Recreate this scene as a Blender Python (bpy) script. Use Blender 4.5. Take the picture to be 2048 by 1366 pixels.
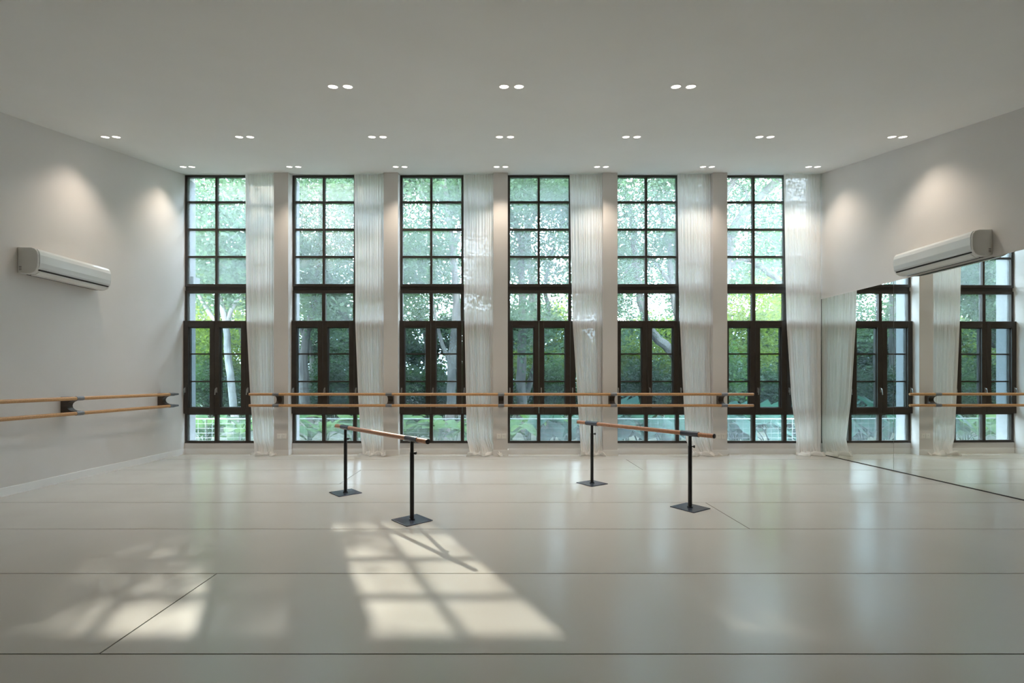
import bpy, math, random
import numpy as np
from mathutils import Vector, Matrix, Euler

for o in list(bpy.data.objects):
    bpy.data.objects.remove(o)
SC = bpy.context.scene
COL = SC.collection
F, CX, HY, EYE = 967.0, 1000.0, 760.0, 1.36      # focal length in px, principal point, eye height


def P(px, py, d):
    """photo pixel -> point at distance d in front of the camera"""
    return Vector(((px - CX) * d / F, d, EYE + (HY - py) * d / F))


# ------------------------------------------------------------------ camera
cam_d = bpy.data.cameras.new('camera')
cam_d.sensor_width = 36.0
cam_d.lens = F / 2048 * 36
cam_d.shift_x = (1024 - CX) / 2048
cam_d.shift_y = (HY - 683) / 2048
cam_d.clip_end = 300
cam = bpy.data.objects.new('camera', cam_d)
COL.objects.link(cam)
cam.location = (0, 0, EYE)
cam.rotation_euler = (math.pi / 2, 0, 0)
SC.camera = cam

# ------------------------------------------------------------------ sky, sun, exposure
SC.view_settings.view_transform = 'Standard'
SC.view_settings.look = 'None'
SC.view_settings.exposure = 0.43
SC.view_settings.gamma = 1.0
SC.view_settings.use_curve_mapping = False
world = bpy.data.worlds.new('sky')
SC.world = world
world.use_nodes = True
bg = world.node_tree.nodes['Background']
bg.inputs['Color'].default_value = (0.70, 0.83, 1.0, 1)
bg.inputs['Strength'].default_value = 15.0

SUN_DX, SUN_EL = 0.48, math.radians(35.3)      # sun stands beyond the windows, to the left
_h = math.sqrt(1 + SUN_DX ** 2)
TO_SUN = Vector((-SUN_DX / _h * math.cos(SUN_EL), 1 / _h * math.cos(SUN_EL), math.sin(SUN_EL)))
sun_d = bpy.data.lights.new('sun', 'SUN')
sun_d.energy = 5.0
sun_d.angle = math.radians(0.7)
sun_d.color = (1.0, 0.91, 0.78)
sun = bpy.data.objects.new('sun', sun_d)
COL.objects.link(sun)
sun.location = (-10, 25, 25)
sun.rotation_euler = TO_SUN.to_track_quat('Z', 'Y').to_euler()
DOWNLIGHT_W = 30.0


# ------------------------------------------------------------------ materials
def mat(name, col, rough=0.6, metal=0.0, spec=0.5, **k):
    m = bpy.data.materials.new(name)
    m.use_nodes = True
    b = m.node_tree.nodes['Principled BSDF']
    b.inputs['Base Color'].default_value = (*col, 1)
    b.inputs['Roughness'].default_value = rough
    b.inputs['Metallic'].default_value = metal
    b.inputs['Specular IOR Level'].default_value = spec
    for key, v in k.items():
        b.inputs[key].default_value = v
    return m


def noise_col(m, c1, c2, scale=4.0, stretch=(1, 1, 1), detail=4.0, bump=0.0, bump_scale=None, lo=0.35, hi=0.65):
    nt = m.node_tree
    b = nt.nodes['Principled BSDF']
    tc = nt.nodes.new('ShaderNodeTexCoord')
    mp = nt.nodes.new('ShaderNodeMapping')
    mp.inputs['Scale'].default_value = stretch
    nt.links.new(tc.outputs['Object'], mp.inputs['Vector'])
    n = nt.nodes.new('ShaderNodeTexNoise')
    n.inputs['Scale'].default_value = scale
    n.inputs['Detail'].default_value = detail
    nt.links.new(mp.outputs['Vector'], n.inputs['Vector'])
    r = nt.nodes.new('ShaderNodeValToRGB')
    r.color_ramp.elements[0].position = lo
    r.color_ramp.elements[1].position = hi
    r.color_ramp.elements[0].color = (*c1, 1)
    r.color_ramp.elements[1].color = (*c2, 1)
    nt.links.new(n.outputs['Fac'], r.inputs['Fac'])
    nt.links.new(r.outputs['Color'], b.inputs['Base Color'])
    if bump:
        n2 = nt.nodes.new('ShaderNodeTexNoise')
        n2.inputs['Scale'].default_value = bump_scale or scale
        n2.inputs['Detail'].default_value = 3
        nt.links.new(mp.outputs['Vector'], n2.inputs['Vector'])
        bp = nt.nodes.new('ShaderNodeBump')
        bp.inputs['Strength'].default_value = bump
        bp.inputs['Distance'].default_value = 0.01
        nt.links.new(n2.outputs['Fac'], bp.inputs['Height'])
        nt.links.new(bp.outputs['Normal'], b.inputs['Normal'])
    return m


M = {}
M['wall'] = noise_col(mat('wall_paint', (.735, .70, .67), .85), (.725, .69, .66), (.745, .71, .68), 1.5, bump=.06, bump_scale=60)
M['dimming_wall'] = noise_col(mat('dimming_wall_paint', (.16, .14, .12), .8), (.15, .13, .11), (.17, .15, .13), 1.5)  # dark tone made up to dim the room near the camera
M['ceiling'] = noise_col(mat('ceiling_paint', (.86, .845, .82), .9), (.85, .835, .81), (.87, .855, .83), 1.2)
M['white_trim'] = noise_col(mat('white_trim', (.88, .87, .85), .45), (.87, .86, .84), (.89, .88, .86), 5)
M['facade'] = noise_col(mat('facade_paint', (.27, .275, .28), .8), (.265, .27, .275), (.28, .285, .29), 3)
M['bronze'] = noise_col(mat('bronze_frame', (.035, .027, .02), .38, 0.0, .5), (.034, .026, .020), (.042, .033, .026), 8)
M['bracket'] = noise_col(mat('dark_bracket', (.055, .038, .027), .5), (.05, .034, .024), (.065, .046, .034), 12, (1, 1, 6))
M['collar'] = noise_col(mat('grey_collar', (.20, .20, .21), .4, .4), (.18, .18, .19), (.23, .23, .24), 20)
M['black_metal'] = noise_col(mat('black_metal', (.008, .009, .012), .38, 0.0), (.007, .008, .011), (.011, .012, .015), 15)
M['plate_metal'] = noise_col(mat('plate_metal', (.05, .06, .088), .27, 0.0), (.046, .056, .082), (.056, .066, .095), 10)  # bluish base colour paints in the sky reflected by the plates
M['chrome'] = noise_col(mat('satin_metal', (.45, .44, .42), .3, 1.0), (.42, .41, .39), (.5, .49, .47), 20)
M['under'] = noise_col(mat('dark_underlay', (.03, .026, .022), .9), (.025, .022, .018), (.04, .034, .028), 6)
M['plastic'] = noise_col(mat('white_plastic', (.80, .78, .74), .25), (.79, .77, .73), (.82, .80, .76), 6)
M['plastic_gloss'] = noise_col(mat('glossy_panel', (.82, .83, .82), .10), (.81, .82, .81), (.83, .84, .83), 6, bump=.04, bump_scale=9)
M['dark_slot'] = noise_col(mat('dark_slot', (.02, .02, .02), .7), (.018, .018, .018), (.03, .03, .03), 10)
M['socket'] = noise_col(mat('socket_plastic', (.86, .83, .78), .35), (.85, .82, .77), (.88, .85, .80), 30)
M['wire'] = noise_col(mat('white_wire', (.36, .40, .40), .5), (.33, .37, .37), (.4, .44, .44), 20)


def wood(name, c1, c2):
    m = mat(name, c1, .38)
    noise_col(m, c1, c2, 6.0, (14, 14, 14), 5, lo=.3, hi=.7)
    return m


M['rail_wood'] = wood('rail_wood', (.44, .22, .085), (.62, .36, .16))
M['barre_wood'] = wood('barre_wood', (.34, .145, .07), (.50, .25, .13))


def floor_mat():
    m = mat('vinyl_mat', (.60, .56, .49), .3)
    noise_col(m, (.53, .505, .46), (.56, .535, .49), .9, (1, 1, 1), 3, bump=.05, bump_scale=3.0, lo=.2, hi=.8)
    nt = m.node_tree
    b = nt.nodes['Principled BSDF']
    tc = nt.nodes.new('ShaderNodeTexCoord')
    n = nt.nodes.new('ShaderNodeTexNoise')
    n.inputs['Scale'].default_value = 1.3
    n.inputs['Detail'].default_value = 2
    nt.links.new(tc.outputs['Object'], n.inputs['Vector'])
    r = nt.nodes.new('ShaderNodeMapRange')
    r.inputs['From Min'].default_value = .3
    r.inputs['From Max'].default_value = .7
    r.inputs['To Min'].default_value = .21
    r.inputs['To Max'].default_value = .27
    nt.links.new(n.outputs['Fac'], r.inputs['Value'])
    nt.links.new(r.outputs['Result'], b.inputs['Roughness'])
    b.inputs['Specular IOR Level'].default_value = .55
    return m


M['mat'] = floor_mat()


def glass(name, tint, veil, veilcol):
    m = bpy.data.materials.new(name)
    m.use_nodes = True
    nt = m.node_tree
    nt.nodes.clear()
    out = nt.nodes.new('ShaderNodeOutputMaterial')
    tr = nt.nodes.new('ShaderNodeBsdfTransparent')
    tr.inputs['Color'].default_value = (*tint, 1)
    du = nt.nodes.new('ShaderNodeBsdfTranslucent')  # translucent part stands in for the veil of glare on the panes
    du.inputs['Color'].default_value = (*veilcol, 1)
    tc = nt.nodes.new('ShaderNodeTexCoord')
    n = nt.nodes.new('ShaderNodeTexNoise')
    n.inputs['Scale'].default_value = 2.5
    n.inputs['Detail'].default_value = 5
    nt.links.new(tc.outputs['Object'], n.inputs['Vector'])
    r = nt.nodes.new('ShaderNodeMapRange')
    r.inputs['To Min'].default_value = veil * .7
    r.inputs['To Max'].default_value = veil * 1.3
    nt.links.new(n.outputs['Fac'], r.inputs['Value'])
    mix = nt.nodes.new('ShaderNodeMixShader')
    nt.links.new(r.outputs['Result'], mix.inputs['Fac'])
    nt.links.new(tr.outputs[0], mix.inputs[1])
    nt.links.new(du.outputs[0], mix.inputs[2])
    gl = nt.nodes.new('ShaderNodeBsdfGlossy')
    gl.inputs['Roughness'].default_value = 0.0
    lw = nt.nodes.new('ShaderNodeLayerWeight')       # Schlick reflectance, the same from both faces
    lw.inputs['Blend'].default_value = .5
    pw = nt.nodes.new('ShaderNodeMath')
    pw.operation = 'POWER'
    pw.inputs[1].default_value = 5.0
    nt.links.new(lw.outputs['Facing'], pw.inputs[0])
    fr = nt.nodes.new('ShaderNodeMath')
    fr.operation = 'MULTIPLY_ADD'
    fr.inputs[1].default_value = .96
    fr.inputs[2].default_value = .03
    nt.links.new(pw.outputs[0], fr.inputs[0])
    mix2 = nt.nodes.new('ShaderNodeMixShader')
    nt.links.new(fr.outputs[0], mix2.inputs['Fac'])
    nt.links.new(mix.outputs[0], mix2.inputs[1])
    nt.links.new(gl.outputs[0], mix2.inputs[2])
    nt.links.new(mix2.outputs[0], out.inputs['Surface'])
    return m


M['glass'] = glass('veiled_glass', (.94, .97, .97), .09, (.85, .95, 1.0))
M['low_glass'] = glass('lower_glass', (.93, .97, .97), .05, (.85, .95, 1.0))
M['sash_glass'] = glass('tinted_sash_glass', (.62, .70, .72), .02, (.75, .85, .95))

M['mirror'] = mat('mirror_glass', (.86, .90, .87), 0.0, 1.0)
noise_col(M['mirror'], (.855, .895, .865), (.865, .905, .875), 2)


def sheer():
    m = bpy.data.materials.new('sheer_fabric')
    m.use_nodes = True
    nt = m.node_tree
    nt.nodes.clear()
    out = nt.nodes.new('ShaderNodeOutputMaterial')
    df = nt.nodes.new('ShaderNodeBsdfDiffuse')
    tl = nt.nodes.new('ShaderNodeBsdfTranslucent')
    tp = nt.nodes.new('ShaderNodeBsdfTransparent')
    tc = nt.nodes.new('ShaderNodeTexCoord')
    n = nt.nodes.new('ShaderNodeTexNoise')
    n.inputs['Scale'].default_value = 90
    nt.links.new(tc.outputs['Object'], n.inputs['Vector'])
    r = nt.nodes.new('ShaderNodeValToRGB')
    r.color_ramp.elements[0].color = (.91, .89, .86, 1)
    r.color_ramp.elements[1].color = (.96, .94, .91, 1)
    nt.links.new(n.outputs['Fac'], r.inputs['Fac'])
    nt.links.new(r.outputs['Color'], df.inputs['Color'])
    nt.links.new(r.outputs['Color'], tl.inputs['Color'])
    a = nt.nodes.new('ShaderNodeMixShader')
    a.inputs['Fac'].default_value = .24
    nt.links.new(df.outputs[0], a.inputs[1])
    nt.links.new(tl.outputs[0], a.inputs[2])
    b = nt.nodes.new('ShaderNodeMixShader')
    b.inputs['Fac'].default_value = .04
    nt.links.new(a.outputs[0], b.inputs[1])
    nt.links.new(tp.outputs[0], b.inputs[2])
    nt.links.new(b.outputs[0], out.inputs['Surface'])
    return m


M['sheer'] = sheer()


def emit(name, col, s):
    m = bpy.data.materials.new(name)
    m.use_nodes = True
    nt = m.node_tree
    nt.nodes.clear()
    out = nt.nodes.new('ShaderNodeOutputMaterial')
    e = nt.nodes.new('ShaderNodeEmission')
    e.inputs['Color'].default_value = (*col, 1)
    e.inputs['Strength'].default_value = s
    nt.links.new(e.outputs[0], out.inputs['Surface'])
    return m


M['lens'] = emit('lamp_lens', (1, .93, .82), 6.0)


def leafmat(name, dark, light, trans, tmix=.5, gloss=.45, spec=.35):
    m = bpy.data.materials.new(name)
    m.use_nodes = True
    nt = m.node_tree
    b = nt.nodes['Principled BSDF']
    out = nt.nodes['Material Output']
    g = nt.nodes.new('ShaderNodeNewGeometry')
    r = nt.nodes.new('ShaderNodeValToRGB')
    r.color_ramp.elements[0].color = (*dark, 1)
    r.color_ramp.elements[1].color = (*light, 1)
    nz = nt.nodes.new('ShaderNodeTexNoise')          # painted light and dark clumps, for the contrast of sun and shade
    nz.inputs['Scale'].default_value = .9
    nz.inputs['Detail'].default_value = 3
    nt.links.new(g.outputs['Position'], nz.inputs['Vector'])
    mr = nt.nodes.new('ShaderNodeMapRange')
    mr.inputs['From Min'].default_value = .36
    mr.inputs['From Max'].default_value = .64
    nt.links.new(nz.outputs['Fac'], mr.inputs['Value'])
    mm = nt.nodes.new('ShaderNodeMath')
    mm.operation = 'MULTIPLY_ADD'
    mm.inputs[1].default_value = .6
    m2 = nt.nodes.new('ShaderNodeMath')
    m2.operation = 'MULTIPLY'
    m2.inputs[1].default_value = .4
    nt.links.new(g.outputs['Random Per Island'], m2.inputs[0])
    nt.links.new(mr.outputs['Result'], mm.inputs[0])
    nt.links.new(m2.outputs[0], mm.inputs[2])
    nt.links.new(mm.outputs[0], r.inputs['Fac'])
    nt.links.new(r.outputs['Color'], b.inputs['Base Color'])
    b.inputs['Roughness'].default_value = gloss
    b.inputs['Specular IOR Level'].default_value = spec
    t = nt.nodes.new('ShaderNodeBsdfTranslucent')
    mx = nt.nodes.new('ShaderNodeMixRGB')
    mx.inputs['Fac'].default_value = .6
    nt.links.new(r.outputs['Color'], mx.inputs['Color1'])
    mx.inputs['Color2'].default_value = (*trans, 1)
    nt.links.new(mx.outputs['Color'], t.inputs['Color'])
    mix = nt.nodes.new('ShaderNodeMixShader')
    mix.inputs['Fac'].default_value = tmix
    nt.links.new(b.outputs[0], mix.inputs[1])
    nt.links.new(t.outputs[0], mix.inputs[2])
    nt.links.new(mix.outputs[0], out.inputs['Surface'])
    return m


M['leaf_deep'] = leafmat('deep_green_leaf', (.004, .016, .014), (.055, .11, .04), (.05, .12, .02))
M['leaf_mid'] = leafmat('mid_green_leaf', (.014, .042, .028), (.09, .16, .055), (.13, .24, .04))
M['leaf_soft'] = leafmat('soft_green_leaf', (.028, .066, .046), (.125, .195, .11), (.16, .28, .10))  # paler, greyer green puts the bluish haze into the colour
M['leaf_sunlit_lime'] = leafmat('sunlit_lime_leaf', (.03, .075, .016), (.24, .30, .045), (.38, .48, .05))  # sunlight on the foliage is put into this bright yellow-green
M['leaf_banana'] = leafmat('banana_leaf', (.02, .07, .03), (.08, .16, .05), (.13, .25, .06), .4, .6, .15)
M['leaf_taro'] = leafmat('taro_leaf', (.012, .05, .04), (.05, .13, .095), (.05, .15, .08), .4, .6, .15)
M['bark_pale'] = noise_col(mat('pale_bark', (.20, .185, .16), .9), (.12, .11, .095), (.27, .255, .23), 6, (1, 1, .5), bump=.5, bump_scale=14)
M['bark_grey'] = noise_col(mat('grey_bark', (.10, .09, .078), .9), (.06, .052, .044), (.15, .135, .115), 6, (1, 1, .4), bump=.6, bump_scale=14)
M['bark_dark'] = noise_col(mat('dark_bark', (.07, .06, .05), .9), (.045, .038, .03), (.11, .095, .08), 6, (1, 1, .4), bump=.6, bump_scale=14)
M['ground'] = noise_col(mat('garden_soil', (.10, .12, .05), .95), (.018, .028, .014), (.05, .06, .03), .9, detail=8, bump=.6, bump_scale=8)


# ------------------------------------------------------------------ mesh helpers
class MB:
    def __init__(s):
        s.v, s.f, s.m = [], [], []

    def add(s, vs, fs):
        b = len(s.v)
        s.v += [tuple(v) for v in vs]
        s.f += [tuple(i + b for i in f) for f in fs]
        return s

    def box(s, x0, x1, y0, y1, z0, z1):
        return s.add([(x0, y0, z0), (x1, y0, z0), (x1, y1, z0), (x0, y1, z0),
                      (x0, y0, z1), (x1, y0, z1), (x1, y1, z1), (x0, y1, z1)],
                     [(0, 3, 2, 1), (4, 5, 6, 7), (0, 1, 5, 4), (1, 2, 6, 5), (2, 3, 7, 6), (3, 0, 4, 7)])

    def prism(s, poly, a, b, axis):
        """poly in the two other axes, extruded from a to b along axis"""
        n = len(poly)

        def pt(p, t):
            return {'x': (t, p[0], p[1]), 'y': (p[0], t, p[1]), 'z': (p[0], p[1], t)}[axis]
        vs = [pt(p, a) for p in poly] + [pt(p, b) for p in poly]
        fs = [tuple(range(n))[::-1], tuple(range(n, 2 * n))]
        fs += [(i, (i + 1) % n, n + (i + 1) % n, n + i) for i in range(n)]
        return s.add(vs, fs)

    def tube(s, pts, rad, seg=8, cap=True):
        pts = [Vector(p) for p in pts]
        n = len(pts)
        if not hasattr(rad, '__len__'):
            rad = [rad] * n
        vs, fs = [], []
        up = None
        for i in range(n):
            t = (pts[min(i + 1, n - 1)] - pts[max(i - 1, 0)])
            t = t.normalized() if t.length > 1e-9 else Vector((0, 0, 1))
            if up is None:
                up = t.orthogonal().normalized()
            up = (up - t * up.dot(t))
            up = up.normalized() if up.length > 1e-6 else t.orthogonal().normalized()
            w = t.cross(up)
            for k in range(seg):
                a = 2 * math.pi * k / seg
                vs.append(pts[i] + (up * math.cos(a) + w * math.sin(a)) * rad[i])
        for i in range(n - 1):
            for k in range(seg):
                k2 = (k + 1) % seg
                fs.append((i * seg + k, i * seg + k2, (i + 1) * seg + k2, (i + 1) * seg + k))
        if cap:
            fs.append(tuple(range(seg))[::-1])
            fs.append(tuple(range((n - 1) * seg, n * seg)))
        return s.add(vs, fs)

    def build(s, name, material, parent=None, smooth=False, bevel=0.0, origin=None):
        """vertices are in the frame of the root thing; a top-level mesh may be given an origin"""
        me = bpy.data.meshes.new(name)
        vs = s.v
        if origin is not None:
            vs = [(v[0] - origin[0], v[1] - origin[1], v[2] - origin[2]) for v in vs]
        me.from_pydata(vs, [], s.f)
        me.update()
        me.materials.append(M[material])
        if smooth:
            me.polygons.foreach_set('use_smooth', [True] * len(me.polygons))
            try:
                me.set_sharp_from_angle(angle=math.radians(40))
            except Exception:
                pass
        o = bpy.data.objects.new(name, me)
        COL.objects.link(o)
        if origin is not None:
            o.location = origin
        if parent is not None:
            o.parent = parent
        if bevel:
            b = o.modifiers.new('bevel', 'BEVEL')
            b.width = bevel
            b.segments = 2
            b.limit_method = 'ANGLE'
        return o


def tag(o, label=None, cat=None, group=None, kind=None):
    if label:
        o['label'] = label
    if cat:
        o['category'] = cat
    if group:
        o['group'] = group
    if kind:
        o['kind'] = kind
    return o


def empty(name, loc):
    o = bpy.data.objects.new(name, None)
    o.empty_display_size = .1
    COL.objects.link(o)
    o.location = loc
    return o


def copy_tree(o, parent=None):
    c = o.copy()
    COL.objects.link(c)
    c.parent = parent
    for ch in list(o.children):
        copy_tree(ch, c)
    return c


# ------------------------------------------------------------------ room dimensions
XL = -5.80                 # left wall face
YB = 8.72                  # face of the piers between the windows
YW = 8.90                  # window plane
YE = 9.20                  # outside face
YF = -3.0                  # wall behind the camera
PITCH, WW = 1.98, 1.72
WX = [XL + PITCH * k for k in range(6)]


def ceil_h(y):
    return 5.10 + .203 * (y - YB)


def right_x(y):
    return 5.864 + (8.77 - y) * .0157


# ---- floor with vinyl mats
fl = MB().box(XL - .3, 6.4, YF - .3, YE, -.35, -.004).build('floor', 'under')
tag(fl, 'beige vinyl dance floor laid in wide strips with dark seams', kind='structure')
seams = [YF, -1.55, -.57, .42, 1.41, 2.40, 3.398, 4.413, 5.367, 6.322, 7.306, 8.29, 8.715]
cross = {(2.40, 3.398): [-1.99], (4.413, 5.367): [2.28], (6.322, 7.306): [-2.10], (7.306, 8.29): [2.16]}
G = .0045
for a, b in zip(seams[:-1], seams[1:]):
    xs = [XL] + cross.get((a, b), []) + [None]
    for i in range(len(xs) - 1):
        x0 = xs[i] + (G if i else 0.0)
        if xs[i + 1] is None:
            pts = [(x0, a + G), (right_x(a) - .002, a + G), (right_x(b) - .002, b - G), (x0, b - G)]
        else:
            pts = [(x0, a + G), (xs[i + 1] - G, a + G), (xs[i + 1] - G, b - G), (x0, b - G)]
        MB().prism(pts, -.004, 0.0, 'z').build('floor_mat', 'mat', fl)
for k in range(6):          # strip of floor in each window recess
    x1 = WX[k] + WW if k < 5 else 5.84
    MB().box(WX[k] + .001, x1 - .001, 8.7195, YW - .012, -.004, 0).build('floor_mat', 'mat', fl)

# ---- ceiling (sloping up to the windows)
c = MB()
c.prism([(YF - .3, ceil_h(YF - .3)), (YE, ceil_h(YE)), (YE, ceil_h(YE) + .3), (YF - .3, ceil_h(YF - .3) + .3)], XL - .3, 6.4, 'x')
ceiling = c.build('ceiling', 'ceiling')
tag(ceiling, 'plain white ceiling sloping up towards the windows', kind='structure')

# ---- walls
w = MB().box(XL - .3, XL, YF - .3, YE, -.35, ceil_h(YE) + .25)
tag(w.build('wall_left', 'wall'), 'pale grey side wall carrying a double barre', kind='structure')
ya, yb = YF - .3, YE
w = MB().prism([(right_x(ya), ya), (6.4, ya), (6.4, yb), (right_x(yb), yb)], -.35, ceil_h(YE) + .25, 'z')
tag(w.build('wall_right', 'wall'), 'pale grey side wall above the mirror', kind='structure')
w = MB().box(XL, right_x(YF), YF - .3, YF, -.004, ceil_h(YF) + .05)
tag(w.build('wall_front', 'dimming_wall'), 'unseen wall opposite the windows, made dark to dim the room', kind='structure')
w = MB()
for k in range(1, 6):
    w.box(WX[k] - .26, WX[k], YB, YE, -.004, ceil_h(YB) - .0005)
    w.box(WX[k] - .26, WX[k], YB + .10, YE, ceil_h(YB) - .0005, ceil_h(YB) + .018)
for k in range(6):
    x1 = WX[k] + WW if k < 5 else right_x(YW)
    w.box(WX[k], x1, YW - .01, YE, -.004, .198)
w.box(WX[5] + WW, right_x(YE) - .001, YW - .01, YE, .198, ceil_h(YW) - .003)
wall_back = w.build('wall_back', 'wall')
tag(wall_back, 'window wall with narrow piers between six tall windows', kind='structure')
fc = MB()
for k in range(1, 6):      # white rendered outside faces of the piers
    fc.box(WX[k] - .262, WX[k] + .002, 9.0, YE + .01, .2, ceil_h(YB))
fc.box(XL - .05, XL + .002, 9.0, YE + .01, -.3, ceil_h(YB))
fc.box(XL - .05, XL + .055, 9.06, YE + .06, 3.12, 3.30)
fc.build('pier_render', 'facade', wall_back)

# ---- skirting
b = MB().box(XL, XL + .012, YF, YW - .012, 0, .098).box(XL, XL + .008, YF, YW - .012, .098, .102)
tag(b.build('baseboard_left', 'white_trim'), 'white skirting along the barre wall', kind='structure')
b = MB()
for k in range(1, 6):
    b.box(WX[k] - .262, WX[k] + .002, YB - .010, YB, 0, .098)
    b.box(WX[k], WX[k] + .010, YB - .010, YW - .010, 0, .098)
for k in range(6):
    b.box(WX[k] + .011, (WX[k] + WW if k < 5 else 5.85) - .002, YW - .022, YW - .010, 0, .098)
tag(b.build('baseboard_back', 'white_trim'), 'white skirting under the windows and around the piers', kind='structure')


# ------------------------------------------------------------------ windows
def ring(mb, x0, x1, z0, z1, y0, y1, t, tb=None, tt=None):
    tb, tt = tb or t, tt or t
    mb.box(x0, x0 + t, y0, y1, z0, z1).box(x1 - t, x1, y0, y1, z0, z1)
    mb.box(x0 + t, x1 - t, y0, y1, z0, z0 + tb).box(x0 + t, x1 - t, y0, y1, z1 - tt, z1)
    return mb


CW = WW / 3
BR = 'bronze'
w1 = empty('window_1', (WX[0], YW, 0))
tag(w1, kind='structure')
U0, U1 = 3.088, 5.128
ring(MB(), .001, WW - .001, U0, U1, 0, .075, .045, .04, .03).build('upper_frame', BR, w1, bevel=.003)
for k in (1, 2):
    MB().box(k * CW - .02, k * CW + .02, .006, .07, U0 + .04, U1 - .03).build('mullion', BR, w1)
rows = [U0 + .04, 3.631, 4.136, 4.640, U1 - .03]
for z in rows[1:-1]:
    for k in range(3):
        xa, xb = (.046 if k == 0 else k * CW + .02), (WW - .046 if k == 2 else (k + 1) * CW - .02)
        MB().box(xa, xb, .012, .064, z - .017, z + .017).build('glazing_bar', BR, w1)
for r in range(4):
    for k in range(3):
        xa, xb = (.046 if k == 0 else k * CW + .02), (WW - .046 if k == 2 else (k + 1) * CW - .02)
        za, zb = rows[r] + (.017 if r else 0), rows[r + 1] - (.017 if r < 3 else 0)
        MB().box(xa, xb, .036, .042, za, zb).build('pane', 'glass', w1)
tr = MB().box(.001, WW - .001, .022, .075, 3.005, 3.088).box(.001, WW - .001, .0, .03, 3.078, 3.092)
tr.build('transom', BR, w1)
L0, L1 = .199, 3.005
lo = ring(MB(), .001, WW - .001, L0, L1, 0, .075, .045, .042, .045)
lo.box(.046, WW - .046, .0, .075, 2.405, 2.446).box(.046, WW - .046, 0, .075, .719, .757)
lo.box(.001, WW - .001, -.012, 0, L0, L0 + .018)
lo.build('lower_frame', BR, w1, bevel=.003)
for za, zb in ((2.446, 2.96), (.241, .719)):
    for k in (1, 2):
        MB().box(k * CW - .03, k * CW + .03, 0, .07, za, zb).build('mullion', BR, w1)
    for k in range(3):
        xa, xb = (.046 if k == 0 else k * CW + .03), (WW - .046 if k == 2 else (k + 1) * CW - .03)
        MB().box(xa, xb, .04, .046, za, zb).build('pane', 'low_glass', w1)
for k in range(3):
    xa, xb = k * CW + .003, (k + 1) * CW - .003
    s = ring(MB(), xa, xb, .745, 2.446, -.05, .0, .088, .108, .120)
    ring(s, xa + .088, xb - .088, .853, 2.326, -.02, .04, .012)
    sash = s.build('casement_sash', BR, w1, bevel=.004)
    gx0, gx1, g0, g1 = xa + .1, xb - .1, .865, 2.314
    zz = [g0, 1.332, 1.839, g1]
    for z in zz[1:-1]:
        MB().box(gx0, gx1, -.002, .03, z - .013, z + .013).build('glazing_bar', BR, sash)
    for r in range(3):
        MB().box(gx0, gx1, .010, .016, zz[r] + (.013 if r else 0), zz[r + 1] - (.013 if r < 2 else 0)).build('pane', 'sash_glass', sash)
    hd = MB().box(xa + .028, xa + .050, -.062, -.05, 1.13, 1.22)
    hd.tube([(xa + .039, -.062, 1.20), (xa + .039, -.085, 1.20), (xa + .037, -.092, 1.185), (xa + .030, -.094, 1.09)], .008, 8)
    hd.build('handle', 'chrome', sash, smooth=True)
wins = [w1]
for k in range(1, 6):
    c_ = copy_tree(w1)
    c_.name = 'window_%d' % (k + 1)
    c_.location = (WX[k], YW, 0)
    wins.append(c_)
names6 = ['in the corner by the air-conditioned barre wall', 'fifth from the mirror', 'fourth from the mirror',
          'third from the mirror', 'second from the mirror', 'in the corner beside the mirror']
for c_, nm in zip(wins, names6):
    c_['label'] = 'tall dark bronze window with glazing bars, ' + nm


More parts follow.
